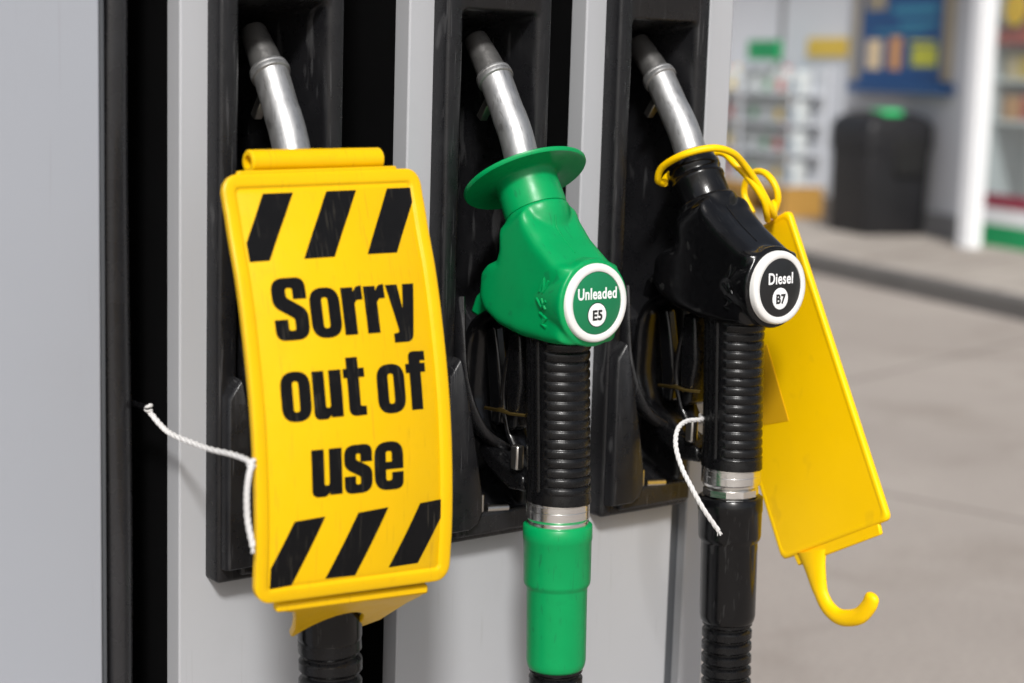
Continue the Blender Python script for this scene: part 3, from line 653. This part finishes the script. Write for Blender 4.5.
twine([(1.1450, -.078, .983), (1.1257, -.100, .9845), (1.0990, -.108, .9870), (1.0790, -.117, .9830), (1.0690, -.126, .9700), (1.0662, -.138, .9530), (1.0672, -.150, .9380), (1.0745, -.159, .9190), (1.0890, -.165, .8980)], .0021, 'white string dangling beside the black grip of the diesel nozzle', (1.089, -.165, .894))

# ------------------------------------------------------------------ setting: ground, kerb, pavement
bm = BM(); g = 400
vs = [bm.verts.new(p) for p in ((-g, -g, 0), (g, -g, 0), (g, g, 0), (-g, g, 0))]; bm.faces.new(vs)
structure(obj('ground', bm, 'ground', None, False))
P0 = Vector((10.929, 7.2028, 0)); dv = Vector((.287, .958, 0)).normalized(); nv = Vector((-dv.y, dv.x, 0)); zz = Vector((0, 0, 1))
def Wp(s, d, z): return P0 + dv * s + nv * d + zz * z
def wbox(bm, s0, s1, d0, d1, z0, z1): return obox(bm, P0.copy(), dv, nv, zz, (s0, s1), (d0, d1), (z0, z1))
KD = 1.85
bm = BM(); wbox(bm, -14, 30, -1.0, KD - .126, -.05, .118); structure(obj('pavement', bm, 'pave', None, False))
bm = BM(); wbox(bm, -14, 30, KD - .124, KD, -.05, .12); structure(obj('kerb', bm, 'kerb', None, bevel=.015))

# ------------------------------------------------------------------ shop
shop = thing('shop_building', Wp(3, -.5, .118), 'pale grey petrol station shop wall behind the pavement', 'shop')
bm = BM(); wbox(bm, -.22, 1.75, -4, 0, .119, 3.4); obj('wall', bm, 'wall', shop, False)
bm = BM(); wbox(bm, 1.751, 24, -4, -.03, .119, 3.4); obj('wall_panel', bm, 'wall2', shop, False)
for s in (2.9, 4.2, 5.6, 7.0):
    bm = BM(); wbox(bm, s, s + .05, -.029, -.012, .3, 3.3); obj('panel_joint', bm, 'plinth', shop, False)
bm = BM(); wbox(bm, -.20, 24, .001, .05, .119, .30); obj('plinth', bm, 'plinth', shop, False)
bm = BM(); wbox(bm, -13, 24, -4, .5, 3.402, 4.1); obj('fascia', bm, 'wframe', shop, False)
# shop window to the right of the post
win = thing('shop_window', Wp(-1.6, 0, .118), 'shop window with maroon and green bands right of the white post', 'window')
bm = BM(); wbox(bm, -12, -.222, -.42, -.38, .119, 3.39); obj('back_wall', bm, 'wframe', win, False)
bm = BM(); wbox(bm, -12, -.222, -.012, 0, .501, 3.39); obj('pane', bm, 'glass', win, False)
bm = BM(); wbox(bm, -12, -.222, -.02, .012, .119, .28); obj('green_band', bm, 'pgreen', win, False)
bm = BM(); wbox(bm, -12, -.222, -.02, .011, .281, .40); obj('white_band', bm, 'wframe', win, False)
bm = BM(); wbox(bm, -12, -.222, -.02, .010, .401, .50); obj('maroon_band', bm, 'maroon', win, False)
for s in (-2.4, -4.6, -6.8, -9.0):
    bm = BM(); wbox(bm, s, s + .08, -.05, .03, .119, 3.39); obj('mullion', bm, 'wframe', win, False)
for z in (1.02, 1.32, 1.62):
    bm = BM(); wbox(bm, -12, -.23, -.375, -.06, z, z + .03); obj('shelf', bm, 'wframe', win, False)
cols = ['porg', 'red', 'cream', 'yelsign', 'jgreen', 'red', 'porg', 'maroon']
pk = 0
cname = {'porg': 'orange', 'red': 'red', 'cream': 'cream', 'yelsign': 'yellow', 'jgreen': 'green', 'maroon': 'maroon'}
for z, h in ((1.05, .20), (1.35, .20), (1.65, .28)):
    s = -.30
    while s > -2.2:
        w = random.uniform(.12, .2); c = cols[pk % 8]; pk += 1
        hh = h * random.uniform(.75, 1)
        bm = BM(); wbox(bm, s - w, s, -.26, -.08, z + .001, z + hh); 
        bmesh.ops.translate(bm, verts=bm.verts, vec=-Wp(s - w / 2, -.17, z))
        o = obj('packet', bm, c, None, bevel=.012); o.location = Wp(s - w / 2, -.17, z)
        tag(o, '%s packet standing on the %s shelf behind the shop window pane' % (cname[c], {1.05: 'lowest', 1.35: 'middle', 1.65: 'top'}[z]), 'packet', 'packets on the shelves in the shop window')
        s -= w + .03
bm = BM()
bm = BM(); lathe(bm, Wp(-.48, .0005, 1.86), nv, [(0, .13), (.004, .13), (.005, .12)], 24); 
tag(settle(obj('window_sticker', bm, 'yelsign', None), Wp(-.48, .0, 1.73)), 'round yellow sticker high on the shop window pane', 'sticker')
# red strip sign high in the window
bm = BM(); wbox(bm, -2.3, -.26, -.050, -.03, 1.60, 1.72); 
tag(settle(obj('banner', bm, 'red', None, False), Wp(-1.3, -.1, 1.60)), 'red banner strip hanging inside the shop window', 'banner')
# white post
bm = BM(); c = Vector((10.475, 6.77, 0)); obox(bm, c, dv, nv, zz, (-.065, .065), (-.065, .065), (.118, 3.40))
tag(settle(obj('white_post', bm, 'wframe', None, bevel=.008), c + zz * .118), 'square white post on the pavement right of the litter bin', 'post')
# poster
po = thing('poster_board', Wp(1.0, .01, 1.25), 'blue poster in a metal frame on the wall above the litter bin', 'poster')
bm = BM(); wbox(bm, .33, 1.53, .002, .03, 1.30, 2.60); obj('print', bm, 'pblue', po, False)
for s in (.26, 1.531):
    bm = BM(); wbox(bm, s, s + .069, .002, .05, 1.32, 2.66); obj('frame_stile', bm, 'gold', po, False)
bm = BM(); wbox(bm, .20, 1.52, .002, .14, 1.215, 1.298); obj('shelf_rail', bm, 'pblue', po, False)
for s0, s1, z0, z1, m in ((1.20, 1.42, 1.40, 1.64, 'cream'), (.92, 1.08, 1.40, 1.66, 'porg'), (.42, .76, 1.43, 1.58, 'pyel'), (1.17, 1.44, 1.88, 2.05, 'gold'), (.45, 1.06, 1.84, 1.90, 'pteal'), (.45, .95, 1.74, 1.78, 'pteal'), (.60, 1.30, 1.69, 1.715, 'pteal'), (.45, .8, 1.60, 1.63, 'pyel')):
    bm = BM(); wbox(bm, s0, s1, .0305, .033, z0, z1); obj('printed_block', bm, m, po, False)
# litter bin
bc_ = Vector((10.80, 7.93, .118)); bn_ = thing('litter_bin', bc_, 'charcoal litter bin with a domed hood and a bright green sticker on top', 'bin')
ba, bb = dv, nv
bm = BM(); rows = []
for z, w in ((0, .27), (.02, .28), (.66, .290), (.665, .300), (.80, .303), (.86, .295), (.91, .26), (.95, .18), (.96, .08)):
    rows.append([bc_ + ba * p[0] + bb * p[1] + zz * z for p in rrect(-w, w, -w, w, min(.06, w * .6), 5)])
loops(bm, rows); obj('body', bm, 'bin', bn_, ang=40)
bm = BM(); obox(bm, bc_, bb, ba, zz, (-.21, .06), (-.322, -.27), (.46, .76)); obj('opening', bm, 'hole', bn_, bevel=.02)
bm = BM(); obox(bm, bc_, bb, ba, zz, (-.05, .13), (-.22, .0), (.90, .968)); obj('sticker', bm, 'lime', bn_, bevel=.02)
# display rack of jugs
RS0, RS1, RD0, RD1 = 1.95, 3.83, .06, .42
rk = thing('display_rack', Wp((RS0 + RS1) / 2, .25, .118), 'white display rack of jugs with a green header sign on an ochre base', 'display rack')
for s in (RS0, (RS0 + RS1) / 2 - .02, RS1 - .04):
    for d in (RD0, RD1 - .03):
        bm = BM(); wbox(bm, s, s + .022, d, d + .022, .38, 1.42); obj('upright', bm, 'wall', rk, False)
tiers = (.40, .66, .92, 1.17)
for z in tiers:
    bm = BM(); wbox(bm, RS0 + .041, RS1 - .041, RD0, RD1 - .032, z - .012, z); obj('shelf', bm, 'wall2', rk, False)
bm = BM(); wbox(bm, RS0, RS1, RD0 - .02, RD0 - .002, .38, 1.42); obj('back_panel', bm, 'wall2', rk, False)
bm = BM(); wbox(bm, RS0 - .02, RS1, RD0, RD1 + .02, .28, .378); wbox(bm, RS0 - .02, RS0 + .12, RD0, RD1 + .02, .119, .279); wbox(bm, 2.6, 2.74, RD0, RD1 + .02, .119, .279); wbox(bm, RS1 - .14, RS1, RD0, RD1 + .02, .119, .279)
obj('pallet', bm, 'ochre', rk, False)
bm = BM(); wbox(bm, 2.32, 2.86, RD1 - .1, RD1 - .06, 1.46, 1.63); obj('header_sign', bm, 'pgreen', rk, False)
bm = BM(); wbox(bm, 2.4, 2.44, RD1 - .1, RD1 - .07, 1.421, 1.459); obj('sign_stalk', bm, 'wframe', rk, False)
# jugs: one of each colour, then copies
def make_jug(lab, c):
    r = thing('jug', (0, 0, 0), lab, 'jug', 'white jugs on the display rack')
    bm = BM(); rows = []
    for z, w in ((0, .075), (.006, .08), (.165, .08), (.19, .07), (.205, .03), (.212, .025)):
        rows.append([Vector((p[0], p[1], z)) for p in rrect(-w, w, -w * .75, w * .75, w * .3, 3)])
    loops(bm, rows); obj('bottle', bm, 'jug', r)
    bm = BM(); lathe(bm, (0, 0, .2115), (0, 0, 1), [(0, .028), (.025, .028)], 16); obj('cap', bm, c, r)
    bm = BM(); box(bm, -.06, .06, .0602, .063, .03, .12); obj('label', bm, c, r, False)
    return r
kinds = ['jblue', 'jgreen', 'yelsign', 'jblue', 'jug', 'red']; names = {'jblue': 'blue', 'jgreen': 'green', 'jgrey': 'grey', 'yelsign': 'yellow', 'jug': 'white', 'red': 'red'}
tw = {0: 'bottom', 1: 'second', 2: 'third', 3: 'top'}
protos = {}
rz = math.atan2(dv.y, dv.x)
for ti, z in enumerate(tiers):
    for k in range(8):
        s = RS0 + .15 + k * .225
        if 3.2 <= k <= 4.2 and ti > 0: c = 'jgrey'
        else: c = kinds[(ti * 3 + k * 2 + k // 3) % 6]
        lab = 'white jug with %s cap and label on the %s shelf of the rack' % (names[c], tw[ti])
        if c not in protos: root = protos[c] = make_jug(lab, c)
        else:
            root = protos[c].copy(); COL.objects.link(root)
            for ch in protos[c].children:
                d = ch.copy(); COL.objects.link(d); d.parent = root
            root['label'] = lab
        root.location = Wp(s, .25, z + .001); root.rotation_euler = (0, 0, rz)
# yellow notice on the wall
bm = BM(); wbox(bm, 1.80, 2.45, -.028, -.01, 1.50, 1.66)
tag(settle(obj('yellow_notice', bm, 'yelsign', None, False), Wp(2.1, -.02, 1.5)), 'small yellow notice on the pale wall between rack and poster', 'notice')

# ------------------------------------------------------------------ light
w = bpy.data.worlds.new('World'); sc.world = w; w.use_nodes = True; nt = w.node_tree
bg = nt.nodes['Background']; sky = nt.nodes.new('ShaderNodeTexSky'); sky.sky_type = 'NISHITA'; sky.sun_disc = False
sdir = Vector((-.48, -.68, .75)).normalized()
sky.sun_elevation = math.asin(sdir.z); sky.sun_rotation = math.atan2(sdir.x, sdir.y); sky.air_density = 1.0; sky.dust_density = 3; sky.ozone_density = .6
hs = nt.nodes.new('ShaderNodeHueSaturation'); hs.inputs['Saturation'].default_value = .5
nt.links.new(sky.outputs[0], hs.inputs['Color']); nt.links.new(hs.outputs[0], bg.inputs[0]); bg.inputs[1].default_value = .082
sd = bpy.data.lights.new('sun', 'SUN'); so = bpy.data.objects.new('sun', sd); COL.objects.link(so)
sd.energy = 2.45; sd.angle = R(8); sd.color = (1, .985, .96); so.rotation_euler = (-sdir).to_track_quat('-Z', 'Y').to_euler(); so.location = (0, -5, 8)

vs_ = sc.view_settings; vs_.view_transform = 'Standard'; vs_.look = 'None'; vs_.gamma = 1; vs_.exposure = .5; vs_.use_curve_mapping = False
sc.cycles.use_denoising = True; sc.cycles.max_bounces = 8
